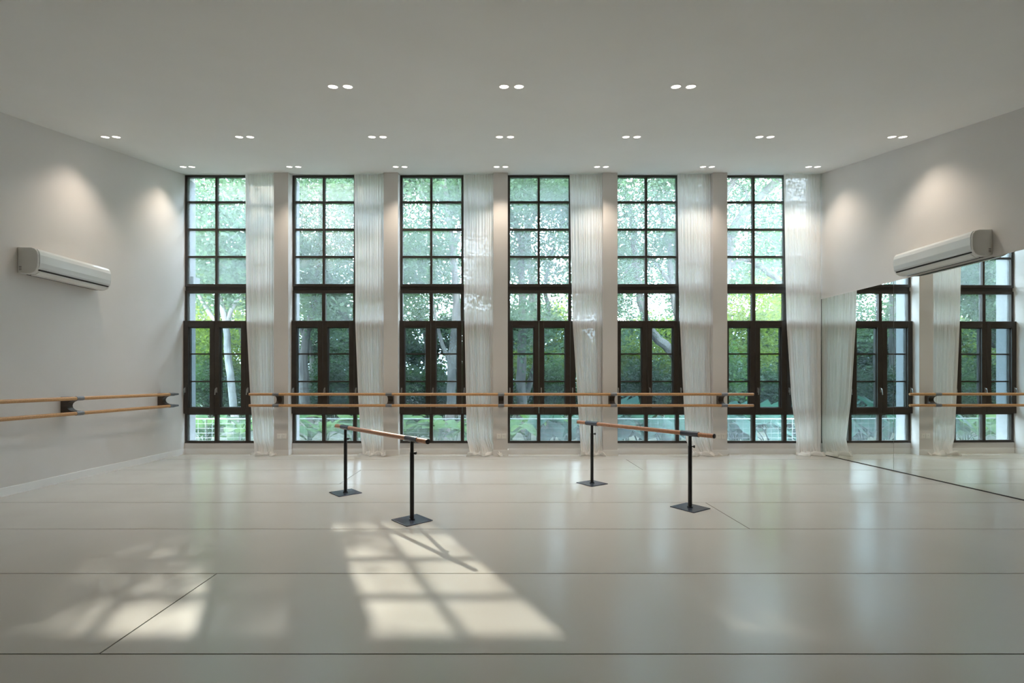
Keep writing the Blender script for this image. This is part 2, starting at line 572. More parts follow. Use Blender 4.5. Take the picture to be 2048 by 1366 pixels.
# ------------------------------------------------------------------ curtains
def curtain(k, Ls, Rs, pool, seed):
    rnd = random.Random(seed)
    hs = [5.105, 3.05, 2.37, 1.0, .30]
    yc = 8.805
    Lx = [(p - CX) * yc / F for p in Ls]
    Rx = [min((p - CX) * yc / F, 5.848) for p in Rs]
    pl = [(p - CX) * 8.74 / F for p in pool]
    pl[1] = min(pl[1], 5.83)
    nu, path = 200, []
    n_down = 46
    for i in range(n_down):
        path.append(5.105 - (5.105 - .05) * i / (n_down - 1))
    ph = [rnd.uniform(0, 6.28) for _ in range(6)]
    npl = rnd.uniform(11.5, 13.5)
    vs, fs = [], []

    def edge(A, h):
        for (h0, a0), (h1, a1) in zip(zip(hs, A), zip(hs[1:], A[1:])):
            if h >= h1:
                t = (h0 - h) / (h0 - h1)
                return a0 + (a1 - a0) * t
        return A[-1]
    rows = n_down + 10
    for j in range(rows):
        for i in range(nu + 1):
            u = i / nu
            uu = u + .018 * math.sin(2 * math.pi * 2.3 * u + ph[0])
            fold = math.sin(2 * math.pi * npl * uu + ph[1])
            fold2 = math.sin(2 * math.pi * npl * .37 * uu + ph[2])
            if j < n_down:
                h = path[j]
                t = 1 - h / 5.1
                x0, x1 = edge(Lx, h), edge(Rx, h)
                if h < .30:
                    q = (.30 - h) / .25
                    q = q * q * (3 - 2 * q) * .8
                    x0 += (pl[0] - x0) * q
                    x1 += (pl[1] - x1) * q
                amp = .0105 + .003 * t + .002 * math.sin(3 * t + ph[3])
                x = x0 + (x1 - x0) * u + .004 * t * math.sin(2 * math.pi * 3 * u + 2 * t + ph[4])
                y = yc + amp * fold + .012 * fold2 * (.4 + t)
                if h < .25:
                    q = (.25 - h) / .2
                    y -= q * q * (.022 + .036 * (1 + math.sin(2 * math.pi * 2.1 * u + ph[5])))
                    h += q * .014 * fold2
                vs.append((x, min(y, 8.868), max(h, .012)))
            else:
                q = (j - n_down + 1) / 10
                bx, by, bz = vs[(n_down - 1) * (nu + 1) + i]
                reach = .045 + .11 * (.5 + .5 * math.sin(2 * math.pi * 2.1 * u + ph[5])) ** 1.5 + .014 * fold + .012 * fold2
                x = bx + (u - .5) * .09 * q + .022 * q * math.sin(13 * u + ph[2])
                y = by - reach * math.sin(q * math.pi / 2)
                base = .006 + .010 * (1 + fold) * q * (1.2 - q)
                hump = .085 * (.5 + .5 * math.sin(2 * math.pi * 2.7 * u + ph[0])) * math.sin(q * math.pi) ** 1.5
                z = bz * (1 - q) ** 2 + base + hump * .7
                vs.append((x, y, max(z, .003)))
    for j in range(rows - 1):
        for i in range(nu):
            a = j * (nu + 1) + i
            fs.append((a, a + 1, a + nu + 2, a + nu + 1))
    mb = MB()
    mb.add(vs, fs)
    return mb.build('sheer_curtain', 'sheer', smooth=True, origin=((Lx[-1] + Rx[-1]) / 2, yc, 0))


cur = [([491, 493, 494, 502, 508], [550, 549, 549, 548, 549], (509, 558)),
       ([709, 711, 711, 717, 722], [769, 768, 768, 769, 772], (727, 771)),
       ([927, 928, 929, 932, 934], [990, 990, 990, 992, 994], (942, 1005)),
       ([1139, 1143, 1145, 1155, 1160], [1208, 1208, 1208, 1206, 1206], (1163, 1208)),
       ([1354, 1357, 1359, 1366, 1370], [1428, 1428, 1430, 1431, 1432], (1386, 1438)),
       ([1567, 1571, 1573, 1583, 1593], [1646, 1645, 1644, 1643, 1643], (1593, 1645))]
cl = ['sheer white curtain hanging in the window by the barre-lined side wall',
      'sheer white curtain of the second window from the barre-lined side wall',
      'sheer white curtain of the third window from the barre-lined side wall',
      'sheer white curtain of the third window from the mirror',
      'sheer white curtain of the second window from the mirror',
      'wide sheer white curtain in the corner against the mirror']
for k, (a, b_, p) in enumerate(cur):
    tag(curtain(k, a, b_, p, 11 + k), cl[k], 'curtain', 'floor-length curtains of the six windows')

# ------------------------------------------------------------------ mirror panels
MT = .010


def mir(y0, y1, label):
    x0, x1 = right_x(y0) - MT, right_x(y1) - MT
    mb = MB().prism([(x0, y0), (x0 + .006, y0), (x1 + .006, y1), (x1, y1)], .012, 2.832, 'z')
    o = mb.build('mirror_panel', 'mirror', origin=((x0 + x1) / 2, (y0 + y1) / 2, .012))
    tag(o, label, 'mirror', 'mirror panels along the side wall')


mir(7.222, 8.888, 'tall mirror panel in the corner beside the window curtain')
mir(4.45, 7.217, 'long mirror panel under the air conditioner')
t = MB().prism([(right_x(4.45) - .016, 4.45), (right_x(4.45), 4.45), (right_x(8.888), 8.888), (right_x(8.888) - .016, 8.888)], 0, .012, 'z')
tag(t.build('trim_1', 'dark_slot'), 'thin dark channel under the mirror', kind='structure')


# ------------------------------------------------------------------ wall barres
def bracket_poly():
    """C-shaped bracket: (distance from wall, height about the mid-point)"""
    pts = [(0, .125), (.185, .125), (.205, .105)]
    for i in range(9):
        a = math.pi / 2 * 1.0 - math.pi * i / 8
        pts.append((.20 - .125 * max(math.cos(a), 0) ** .8, .075 * math.sin(a)))
    pts += [(.205, -.105), (.185, -.125), (0, -.125)]
    return pts


HU, HL, RB = 1.108, .910, .0245
DW = .205
HM = (HU + HL) / 2
brk = [(d_, z_ * .96) for d_, z_ in bracket_poly()]
# window wall
yb_ = YB - DW
wb = empty('wall_barre', (0, YB, HM))
tag(wb, 'long double wooden barre fixed across the window piers', 'barre')


def rel(mb, o):
    mb.v = [(v[0] - o[0], v[1] - o[1], v[2] - o[2]) for v in mb.v]
    return mb


ob = (0, YB, HM)
for h in (HU, HL):
    rel(MB().tube([(-4.42, yb_, h), (-4.415, yb_, h), (0, yb_, h), (4.46, yb_, h), (4.465, yb_, h)], [RB * .85, RB, RB, RB, RB * .85], 16), ob).build('rail', 'rail_wood', wb, smooth=True)
for x in (-3.945, -1.957, .02, 2.0, 3.95):
    br = MB().prism([(YB - d_, HM + z_) for d_, z_ in brk], x - .0475, x + .0475, 'x')
    bo = rel(br, ob).build('bracket', 'bracket', wb)
    for h in (HU, HL):
        rel(MB().tube([(x - .055, yb_, h), (x + .055, yb_, h)], RB + .004, 16), ob).build('collar', 'collar', bo, smooth=True)
# side wall
xb_ = XL + DW
sb = empty('wall_barre', (XL, 5, HM))
tag(sb, 'double wooden barre on the side wall below the air conditioner', 'barre')
ob = (XL, 5, HM)
for h in (HU + .008, HL + .008):
    rel(MB().tube([(xb_, .5, h), (xb_, 8.22, h)], RB, 16), ob).build('rail', 'rail_wood', sb, smooth=True)
    rel(MB().tube([(xb_, 8.20, h), (xb_, 8.27, h), (xb_, 8.40, h)], [RB + .003, RB + .003, RB * .7], 16), ob).build('end_cap', 'collar', sb, smooth=True)
for y in (8.235, 6.43, 4.62, 2.8, 1.0):
    br = MB().prism([(XL + d_, HM + .008 + z_) for d_, z_ in brk], y - .0475, y + .0475, 'y')
    bo = rel(br, ob).build('bracket', 'bracket', sb)
    for h in (HU + .008, HL + .008):
        rel(MB().tube([(xb_, y - .055, h), (xb_, y + .055, h)], RB + .004, 16), ob).build('collar', 'collar', bo, smooth=True)


# ------------------------------------------------------------------ portable barres
def portable(near, far, label):
    n, f = Vector((*near, 0)), Vector((*far, 0))
    d = (f - n).normalized()
    mid = (n + f) / 2
    root = empty('portable_barre', mid)
    tag(root, label, 'barre', 'freestanding barres on the dance floor')
    side = Vector((-d.y, d.x, 0))
    HB = .790
    for p in (n, f):
        q = p - mid
        s_ = .145
        cs = [q + d * s_ + side * s_, q - d * s_ + side * s_, q - d * s_ - side * s_, q + d * s_ - side * s_]
        MB().prism([(v.x, v.y) for v in cs], 0.0, .009, 'z').build('base_plate', 'plate_metal', root, bevel=.003)
        po = MB().tube([q + Vector((0, 0, .009)), q + Vector((0, 0, .66))], .0205, 20).build('post', 'black_metal', root, smooth=True)
        MB().tube([q + Vector((0, 0, .009)), q + Vector((0, 0, .020)), q + Vector((0, 0, .022))], [.029, .029, .021], 20).build('weld_ring', 'black_metal', po, smooth=True)
        MB().tube([q + Vector((0, 0, .64)), q + Vector((0, 0, HB - .018))], .0175, 20).build('inner_post', 'black_metal', root, smooth=True)
        kx = Vector((1, 0, 0)) * .9 + Vector((0, -.43, 0))
        kp = q + Vector((0, 0, .655))
        MB().tube([kp + kx * .015, kp + kx * .032, kp + kx * .033, kp + kx * .048, kp + kx * .05], [.006, .006, .014, .014, .010], 12).build('knob', 'black_metal', po, smooth=True)
        MB().tube([q + Vector((0, 0, HB)) - d * .105, q + Vector((0, 0, HB)) + d * .105], .0285, 18).build('sleeve', 'plate_metal', root, smooth=True)
    a = n - mid - d * .275 + Vector((0, 0, HB))
    b = f - mid + d * .265 + Vector((0, 0, HB))
    MB().tube([a, b], .0235, 18).build('rail', 'barre_wood', root, smooth=True)
    for e, s_ in ((a, -1), (b, 1)):
        MB().tube([e, e + d * s_ * .006, e + d * s_ * .010], [.0245, .0245, .018], 18).build('end_cap', 'black_metal', root, smooth=True)


portable((-.852, 4.68), (-1.86, 5.82), 'freestanding barre whose foot stands at the edge of the sunlit patch')
portable((2.019, 5.137), (1.208, 6.35), 'freestanding barre standing clear of the sunlit patch, between it and the mirror')


# ------------------------------------------------------------------ air conditioners
def ac(side, y0, y1, zb, label):
    """profile (distance from wall, height); side -1: left wall, +1: right wall"""
    H = .325
    prof = [(0, .015), (.10, 0), (.165, .006), (.215, .035), (.243, .085), (.250, .14), (.250, .235), (.240, .275), (.215, .305), (.165, .322), (0, .325)]
    ym = (y0 + y1) / 2
    xw = XL if side < 0 else right_x(ym)
    root = empty('air_conditioner', (xw, ym, zb))
    if side > 0:
        root.rotation_euler.z = math.atan(.0157)
    tag(root, label, 'air conditioner', 'wall-mounted split units')
    sg = -side
    L = (y1 - y0) / 2

    def pr(poly, a, b):
        return MB().prism([(sg * d_, z_) for d_, z_ in poly], a, b, 'y')
    pr([(d_ * .985 + .001, z_) for d_, z_ in prof], -L, L).build('body', 'plastic', root, bevel=.008)
    front = [(.225, .060), (.2455, .085), (.256, .14), (.256, .235), (.245, .278), (.219, .309), (.205, .30), (.23, .26), (.24, .2), (.24, .12)]
    fp = pr(front, -L + .018, L - .018).build('front_panel', 'plastic_gloss', root, bevel=.003)
    lou = [(.115, -.006), (.172, .0), (.222, .032), (.216, .042), (.168, .012), (.115, .004)]
    pr(lou, -L + .05, L - .05).build('louver', 'plastic', root, bevel=.002)
    pr([(.222, .045), (.232, .055), (.235, .061), (.226, .061), (.215, .05)], -L + .03, L - .03).build('air_slot', 'dark_slot', root)
    pr([(.06, .0), (.112, -.003), (.112, .004), (.06, .008)], -L + .05, L - .05).build('air_slot', 'dark_slot', root)
    for e in (-1, 1):
        for i in range(3):
            z_ = .05 + .018 * i
            MB().box(min(sg * .02, sg * .05), max(sg * .02, sg * .05), e * L - .002, e * L + .002, z_, z_ + .006).build('vent_slit', 'dark_slot', root)


ac(-1, 5.81, 6.91, 2.634, 'white split air conditioner above the side wall barre')
ac(1, 5.80, 6.95, 2.845, 'white split air conditioner just above the mirror')

# ------------------------------------------------------------------ sockets on the piers
for k, nm in ((1, 'fifth'), (3, 'third'), (5, 'first')):
    xc = WX[k] - .115
    for s_ in (-1, 1):
        x = xc + s_ * .044
        so = (x, YB, .345)
        mb = MB().box(-.041, .041, -.009, 0, -.045, .045)
        o = mb.build('wall_socket', 'socket', bevel=.004)
        o.location = so
        tag(o, 'white socket plate low on the %s window pier from the mirror' % nm, 'socket', 'socket plates on the %s pier' % nm)
        MB().box(-.016, .016, -.0105, -.009, -.022, .022).build('rocker', 'socket', o)
        MB().box(-.006, .006, -.0112, -.0105, .006, .010).build('slot', 'dark_slot', o)


# ------------------------------------------------------------------ ceiling downlights
def downlight_proto():
    root = empty('recessed_downlight', (0, 0, 0))
    r = MB()
    seg = 28
    prof = [(.045, .0), (.046, -.003), (.053, -.004), (.055, 0)]
    vs = [(rr * math.cos(2 * math.pi * i / seg), rr * math.sin(2 * math.pi * i / seg), z) for rr, z in prof for i in range(seg)]
    fs = [(j * seg + i, j * seg + (i + 1) % seg, (j + 1) * seg + (i + 1) % seg, (j + 1) * seg + i) for j in range(3) for i in range(seg)]
    r.add(vs, fs)
    r.build('trim_ring', 'white_trim', root, smooth=True)
    l = MB()
    l.add([(0, 0, -.003)] + [(.045 * math.cos(2 * math.pi * i / seg), .045 * math.sin(2 * math.pi * i / seg), -.002) for i in range(seg)],
          [(0, 1 + (i + 1) % seg, 1 + i) for i in range(seg)])
    l.build('lens', 'lens', root)
    return root


spot_d = bpy.data.lights.new('downlight_beam', 'SPOT')
spot_d.energy = DOWNLIGHT_W
spot_d.color = (1.0, .87, .72)
spot_d.spot_size = math.radians(104)
spot_d.spot_blend = .95
spot_d.shadow_soft_size = .045
proto = downlight_proto()
tilt = math.atan(.203)
ordn = ['first', 'second', 'third', 'fourth', 'fifth', 'sixth', 'seventh']
rows_l = [(8.277, [-5.35, -3.53, -1.71, .017, 1.737, 3.55, 5.36], 'in the row along the windows'),
          (6.57, [-5.29, -3.47, -1.665, .068, 1.787, 3.60, 5.40], 'in the middle row'),
          (4.876, [-1.61, .116, 1.85], 'in the short row of three pairs')]
sp = bpy.data.objects.new('downlight_beam', spot_d)
COL.objects.link(sp)
sp.parent = proto
sp.location = (0, 0, -.02)
sp.rotation_euler = (-tilt, 0, 0)
wash_d = spot_d.copy()               # brighter lamps washing the curtains along the windows
wash_d.energy = DOWNLIGHT_W * 1.05
first = True
for y, xs, rn in rows_l:
    for i, x in enumerate(xs):
        for s_ in (-1, 1):
            o = proto if first else copy_tree(proto)
            first = False
            o.location = (x + s_ * .075, y, ceil_h(y) - .0005)
            o.rotation_euler = (tilt, 0, 0)
            if y > 8 and abs(x) < 5:
                for ch in o.children:
                    if ch.type == 'LIGHT':
                        ch.data = wash_d
            else:
                for ch in o.children:
                    if ch.type == 'LIGHT':
                        ch.data = spot_d
            tag(o, 'lit downlight, %s pair from the mirror wall %s' % (ordn[len(xs) - 1 - i], rn), 'downlight', 'paired ceiling downlights')

# ------------------------------------------------------------------ garden
GZ = -.35
g = MB()
rnd = random.Random(5)
nx, ny = 40, 30
for j in range(ny + 1):
    for i in range(nx + 1):
        x, y = -45 + 90 * i / nx, YE + .0 + 60 * (j / ny) ** 1.6
        g.v.append((x, y, GZ + (rnd.uniform(-.06, .06) if j > 0 else 0)))
for j in range(ny):
    for i in range(nx):
        a = j * (nx + 1) + i
        g.f.append((a, a + 1, a + nx + 2, a + nx + 1))
tag(g.build('garden_ground', 'ground', smooth=True), 'shaded leaf-strewn garden ground outside the windows', kind='structure')

# ---- wire fence
fy = 10.25
fe = empty('wire_fence', (0, fy, GZ))
tag(fe, 'low white wire mesh fence just outside the windows', 'fence')
zt = .535 - GZ
MB().tube([(-13, 0, zt), (13, 0, zt)], .011, 8).build('top_rail', 'wire', fe, smooth=True)
wm = MB()
for i in range(1, 9):
    wm.tube([(-13, 0, zt - .1 * i), (13, 0, zt - .1 * i)], .0028, 4)
for i in range(174):
    x = -13 + .15 * i
    wm.tube([(x, .003, 0.02), (x, .003, zt)], .0022, 4)
tag(wm.build('wire_mesh', 'wire', fe), kind='stuff')
for i in range(9):
    x = -12.45 + 3.11 * i
    MB().tube([(x, .02, -.05), (x, .02, zt)], .010, 8).build('post', 'bark_dark', fe, smooth=True)


# ---- leaves
def rand_rot(rs, n, up=.55):
    """random leaf frames: long axis, width axis, normal"""
    nrm = rs.normal(size=(n, 3))
    nrm[:, 2] = np.abs(nrm[:, 2]) + up
    nrm /= np.linalg.norm(nrm, axis=1)[:, None]
    a = rs.normal(size=(n, 3))
    a -= nrm * np.sum(a * nrm, 1)[:, None]
    a /= np.linalg.norm(a, axis=1)[:, None]
    return a, np.cross(nrm, a), nrm


def sun_gap(P3):
    """mask of leaves cut from the crowns to let sun through the first two windows"""
    t = (P3[:, 1] - YW) / TO_SUN.y
    X = P3[:, 0] - TO_SUN.x * t
    Z = P3[:, 2] - TO_SUN.z * t
    g2 = (X > WX[1] - .05) & (X < WX[1] + 1.25) & (Z > 3.35)
    g1 = (X > WX[0] + .5) & (X < WX[0] + 1.2) & (Z > 4.7)
    return (g1 | g2) & (Z < 5.4)


def leaf_mesh(name, pts, rs, size, material, parent, origin, up=.55, gap=True):
    pts = np.asarray(pts)
    if gap:
        m_ = sun_gap(pts)
        # crowns cut for the sun patches; some leaves kept to dapple them
        nz = np.sin(pts[:, 0] * 2.1 + 1.0) + np.sin(pts[:, 1] * 1.7) + np.sin(pts[:, 2] * 2.6 + .5)
        X = pts[:, 0] - TO_SUN.x * (pts[:, 1] - YW) / TO_SUN.y
        thr = np.where((X > WX[1] - .1) & (X < WX[1] + .6), .25, .9)
        keep = ~m_ | ((nz > thr) & (rs.random(len(pts)) < .6))
        pts = pts[keep]
    n = len(pts)
    a, b, nr = rand_rot(rs, n, up)
    s = size * rs.uniform(.7, 1.3, size=(n, 1))
    p = pts - np.array(origin)
    V = np.empty((n, 4, 3), np.float32)
    V[:, 0] = p - a * s * .5
    V[:, 1] = p + b * s * .27 + nr * s * .09 - a * s * .05
    V[:, 2] = p + a * s * .5 - nr * s * .06
    V[:, 3] = p - b * s * .27 + nr * s * .09 - a * s * .05
    me = bpy.data.meshes.new(name)
    me.vertices.add(n * 4)
    me.vertices.foreach_set('co', V.reshape(-1))
    idx = np.arange(n)[:, None] * 4 + np.array([[0, 1, 2, 0, 2, 3]])
    me.loops.add(n * 6)
    me.loops.foreach_set('vertex_index', idx.reshape(-1).astype(np.int32))
    me.polygons.add(n * 2)
    me.polygons.foreach_set('loop_start', (np.arange(n * 2) * 3).astype(np.int32))
    me.update(calc_edges=True)
    me.validate()
    me.materials.append(M[material])
    o = bpy.data.objects.new(name, me)
    COL.objects.link(o)
    o.parent = parent
    o['kind'] = 'stuff'
    return o


def smooth_path(pts, n, rnd, wob):
    pts = [Vector(p) for p in pts]
    if len(pts) == 2:
        pts = [pts[0], pts[0].lerp(pts[1], .5), pts[1]]
    out = []
    for i in range(len(pts) - 1):
        p0, p1, p2, p3 = pts[max(i - 1, 0)], pts[i], pts[i + 1], pts[min(i + 2, len(pts) - 1)]
        for k in range(n):
            t = k / n
            q = .5 * ((2 * p1) + (p2 - p0) * t + (2 * p0 - 5 * p1 + 4 * p2 - p3) * t * t + (3 * p1 - p0 - 3 * p2 + p3) * t ** 3)
            if i + k:
                q = q + Vector((rnd.uniform(-wob, wob), rnd.uniform(-wob, wob), rnd.uniform(-wob, wob)))
            out.append(q)
    out.append(pts[-1])
    return out


def tree(label, name, limbs, crown, ncl, nleaf, size, leaf, bark, seed, sig=.42, hollow=.35, extra=()):
    """limbs: (points, r0, r1); crown: list of (centre, radii); a twig joins every leaf cluster to the nearest limb"""
    rnd = random.Random(seed)
    rs = np.random.default_rng(seed)
    base = Vector(limbs[0][0][0])
    root = empty(name, base)
    tag(root, label, 'tree', 'trees outside the windows')
    wood_mb, nodes = MB(), []
    for pts, r0, r1 in limbs:
        path = smooth_path(pts, 5, rnd, r0 * .12)
        n = len(path)
        rad = [r0 + (r1 - r0) * (i / (n - 1)) ** .8 for i in range(n)]
        wood_mb.tube([p - base for p in path], rad, 9)
        nodes += [(p, r) for i, (p, r) in enumerate(zip(path, rad)) if p.z > min(1.6, crown[0][0][2] * .6)]
    NP = np.array([p for p, _ in nodes])
    cl = []
    tot = sum(r[0] * r[1] * r[2] for _, r in crown)
    for c_, r_ in crown:
        k = int(ncl * r_[0] * r_[1] * r_[2] / tot)
        u = rs.normal(size=(k, 3))
        u /= np.linalg.norm(u, axis=1)[:, None]
        rr = (hollow + (1 - hollow) * rs.random(k)) ** .6
        cl.append(np.array(c_) + u * rr[:, None] * np.array(r_))
    cl = np.concatenate(cl)
    order = np.argsort(np.min(np.linalg.norm(cl[:, None] - NP[None], axis=2), axis=1))
    cl = cl[order]
    NL = [Vector(p) for p in NP]
    NR = [r for _, r in nodes]
    arr = NP.copy()
    for c_ in cl:
        i = int(np.argmin(np.linalg.norm(arr - c_, axis=1)))
        a, e = NL[i], Vector(c_)
        L = (e - a).length
        if L < .15:
            continue
        m_ = a.lerp(e, .5) + Vector((rnd.uniform(-.12, .12) * L, rnd.uniform(-.12, .12) * L, .10 * L))
        r0 = max(min(NR[i] * .6, .012 + .016 * L), .010)
        path = smooth_path([a, m_, e], 3, rnd, .02 * L)
        wood_mb.tube([p - base for p in path], [r0 + (.006 - r0) * k / (len(path) - 1) for k in range(len(path))], 5, cap=False)
        NL += path[2:]
        NR += [r0 * .55] * len(path[2:])
        arr = np.concatenate([arr, np.array([tuple(p) for p in path[2:]])])
    wood_mb.build('trunk', bark, root, smooth=True)
    per = max(1, nleaf // len(cl))
    pts = np.repeat(cl, per, axis=0) + rs.normal(size=(len(cl) * per, 3)) * np.array([sig, sig, sig * .62])
    pts = pts[pts[:, 2] > .2]
    leaf_mesh('foliage', pts, rs, size, leaf, root, base)
    return root


def W(x, y, z):
    return Vector((x, y, z))


# pale slender tree behind the first window
d = 13.0
tree('tree with a slender pale trunk behind the window by the barre wall', 'pale_trunk_tree',
     [([W(-7.05, d, GZ), P(466, 800, d), P(457, 715, d), P(452, 650, d), P(440, 600, d)], .105, .075),
      ([P(452, 655, d), P(430, 640, d), P(398, 590, d), P(380, 520, d + .4), P(370, 420, d + .6)], .075, .03),
      ([P(452, 650, d), P(468, 610, d), P(492, 575, d - .3), P(520, 500, d)], .07, .02),
      ([P(440, 600, d), P(450, 520, d + .3), P(440, 430, d + .6), P(455, 330, d + 1)], .07, .015)],
     [((-7.9, 13.4, 5.9), (2.3, 2.0, 2.4)), ((-6.6, 12.9, 5.2), (1.5, 1.5, 1.9))], 210, 24000, .125, 'leaf_soft', 'bark_pale', 1)
d = 15.5
tree('dark-trunked leafy tree behind the second window from the barre wall', 'leafy_tree',
     [([W(-6.1, d, GZ), P(607, 770, d), P(612, 680, d), P(628, 600, d), P(640, 480, d), P(640, 350, d + .5)], .19, .06),
      ([P(612, 680, d), P(590, 620, d), P(560, 540, d)], .10, .03),
      ([P(720, 690, d - .2), P(690, 635, d), P(672, 600, d), P(655, 540, d), P(640, 480, d)], .16, .08)],
     [((-5.7, 15.4, 6.0), (2.3, 2.2, 3.0)), ((-4.4, 15.0, 4.4), (1.3, 1.3, 1.9))], 220, 25000, .13, 'leaf_soft', 'bark_dark', 2)
d = 14.2
tree('tall grey-trunked tree behind the third window from the barre wall', 'grey_trunk_tree',
     [([W(-1.5, d, GZ), P(902, 800, d), P(905, 700, d), P(912, 600, d), P(902, 480, d), P(888, 360, d), P(880, 250, d + .3)], .165, .05),
      ([P(908, 740, d), P(885, 690, d), P(868, 620, d + .3), P(850, 520, d + .5)], .085, .03),
      ([P(902, 480, d), P(860, 420, d), P(830, 350, d)], .07, .02),
      ([P(905, 510, d), P(930, 430, d), P(960, 370, d + .2), P(985, 280, d)], .065, .02)],
     [((-2.7, 14.6, 6.4), (1.9, 2.0, 3.0)), ((-2.3, 14.2, 4.3), (1.2, 1.2, 1.8)), ((-.2, 14.8, 7.6), (1.4, 1.8, 2.2))], 190, 20000, .125, 'leaf_soft', 'bark_grey', 3)
d = 16.0
tree('forked tree behind the third window from the mirror', 'forked_tree',
     [([W(.75, d, GZ), P(1042, 760, d), P(1044, 640, d), P(1043, 560, d), P(1046, 490, d), P(1072, 420, d), P(1095, 330, d)], .20, .05),
      ([P(1044, 520, d), P(1036, 460, d), P(1012, 400, d), P(990, 330, d)], .12, .03),
      ([P(1050, 800, d + .2), P(1095, 640, d + .2), P(1090, 580, d), P(1100, 520, d), P(1130, 430, d)], .11, .03),
      ([P(1046, 490, d), P(1020, 440, d - .3), P(1005, 420, d - .3)], .06, .02)],
     [((1.0, 16.2, 7.3), (2.3, 2.0, 2.5)), ((.9, 15.6, 3.0), (1.4, 1.2, 1.2)), ((2.0, 15.8, 5.8), (1.1, 1.4, 1.8))], 190, 19000, .13, 'leaf_soft', 'bark_grey', 4)
d = 14.5
tree('tree with leaning limbs behind the second window from the mirror', 'leaning_limb_tree',
     [([W(5.9, d, GZ), P(1385, 760, d), P(1345, 705, d), P(1305, 665, d), P(1282, 600, d), P(1272, 520, d), P(1262, 430, d), P(1240, 340, d)], .20, .06),
      ([P(1385, 780, d), P(1372, 690, d), P(1352, 620, d), P(1343, 560, d), P(1338, 480, d), P(1318, 420, d), P(1300, 330, d)], .15, .05),
      ([P(1343, 570, d), P(1318, 535, d), P(1295, 505, d)], .07, .02),
      ([P(1338, 490, d), P(1370, 430, d), P(1400, 350, d)], .06, .02),
      ([P(1272, 520, d), P(1240, 560, d), P(1222, 590, d)], .05, .02)],
     [((3.9, 14.8, 7.0), (2.0, 2.0, 2.5)), ((3.6, 14.6, 4.0), (1.2, 1.1, 1.7)), ((5.4, 15.0, 6.0), (1.2, 1.5, 2.2))], 200, 21000, .115, 'leaf_soft', 'bark_grey', 5, .40)
d = 14.0
tree('spreading tree with thick bare limbs behind the window next to the mirror', 'spreading_tree',
     [([W(6.3, d, GZ), P(1438, 770, d), P(1440, 640, d), P(1450, 540, d), P(1470, 455, d), P(1520, 395, d), P(1570, 345, d), P(1640, 280, d)], .22, .09),
      ([P(1445, 590, d), P(1420, 480, d), P(1432, 420, d), P(1478, 345, d), P(1500, 300, d)], .15, .08),
      ([P(1620, 640, d + .3), P(1575, 580, d + .3), P(1530, 540, d + .2), P(1492, 518, d + .1), P(1450, 540, d)], .10, .07),
      ([P(1500, 415, d), P(1490, 380, d), P(1462, 360, d)], .05, .02),
      ([P(1530, 385, d), P(1545, 400, d), P(1575, 420, d)], .05, .02),
      ([P(1470, 455, d), P(1520, 470, d), P(1580, 500, d)], .05, .015)],
     [((7.6, 14.6, 5.6), (1.9, 1.8, 1.7)), ((7.0, 14.6, 8.4), (2.6, 2.2, 1.7))], 190, 17000, .11, 'leaf_soft', 'bark_dark', 6, .45)
# trees further back, their sunlit look painted as lime-green
for i, (x, y, z, r, lab) in enumerate([(9.6, 18.5, 3.3, (2.2, 1.5, 2.2), 'bushy lime-green tree behind the window next to the mirror'),
                                       (5.9, 19.0, 2.2, (1.5, 1.2, 1.7), 'small lime-green tree behind the second window from the mirror'),
                                       (1.4, 18.8, 1.5, (1.4, 1.0, 1.0), 'low lime-green tree behind the third window from the mirror'),
                                       (-9.9, 18.5, 3.6, (2.0, 1.5, 2.4), 'lime-green tree behind the pale slender trunk')]):
    tree(lab, 'lime_tree', [([W(x, y, GZ), W(x + .1, y, z * .5), W(x - .1, y, z)], .09, .04)], [((x, y, z), r)], 90, 11000, .12, 'leaf_sunlit_lime', 'bark_grey', 20 + i, .36)
# airy middle trees closing the gaps
for i, (x, z, lab) in enumerate([(-13.4, 5.6, 'airy mid-distance tree beyond the window by the barre wall'),
                                 (-9.2, 5.8, 'airy mid-distance tree beyond the dark-trunked leafy tree'),
                                 (-3.6, 5.9, 'airy mid-distance tree beyond the grey-trunked tree'),
                                 (.3, 5.2, 'airy mid-distance tree beyond the forked tree'),
                                 (5.0, 6.3, 'airy mid-distance tree beyond the leaning-limbed tree'),
                                 (9.4, 6.6, 'airy mid-distance tree beyond the spreading tree'),
                                 (13.2, 6.2, 'airy mid-distance tree beyond the mirror corner')]):
    y = 22.6 + .5 * (i % 2)
    tree(lab, 'airy_tree', [([W(x, y, GZ), W(x + .2, y, 2.5), W(x - .2, y, 5), W(x, y, 8)], .15, .03)],
         [((x, y, z), (2.0, 1.5, 2.7))], 90, 9500, .17, 'leaf_soft', 'bark_grey', 40 + i, .42)
# tall crowns behind, shading the room
for i, (x, y, z, r, lab) in enumerate([(-5.4, 20.0, 11.3, (2.3, 2.2, 3.0), 'very tall dense tree standing behind the dark-trunked leafy tree'),
                                       (-2.0, 20.4, 11.3, (2.4, 2.2, 3.0), 'very tall dense tree standing behind the grey-trunked tree'),
                                       (1.2, 20.0, 11.0, (2.3, 2.2, 3.0), 'very tall dense tree standing behind the forked tree')]):
    tree(lab, 'tall_tree', [([W(x, y, GZ), W(x + .2, y, 4), W(x - .1, y, 8), W(x, y, 11.5)], .22, .07)],
         [((x, y, z), r)], 150, 15000, .23, 'leaf_mid', 'bark_grey', 30 + i, .38)


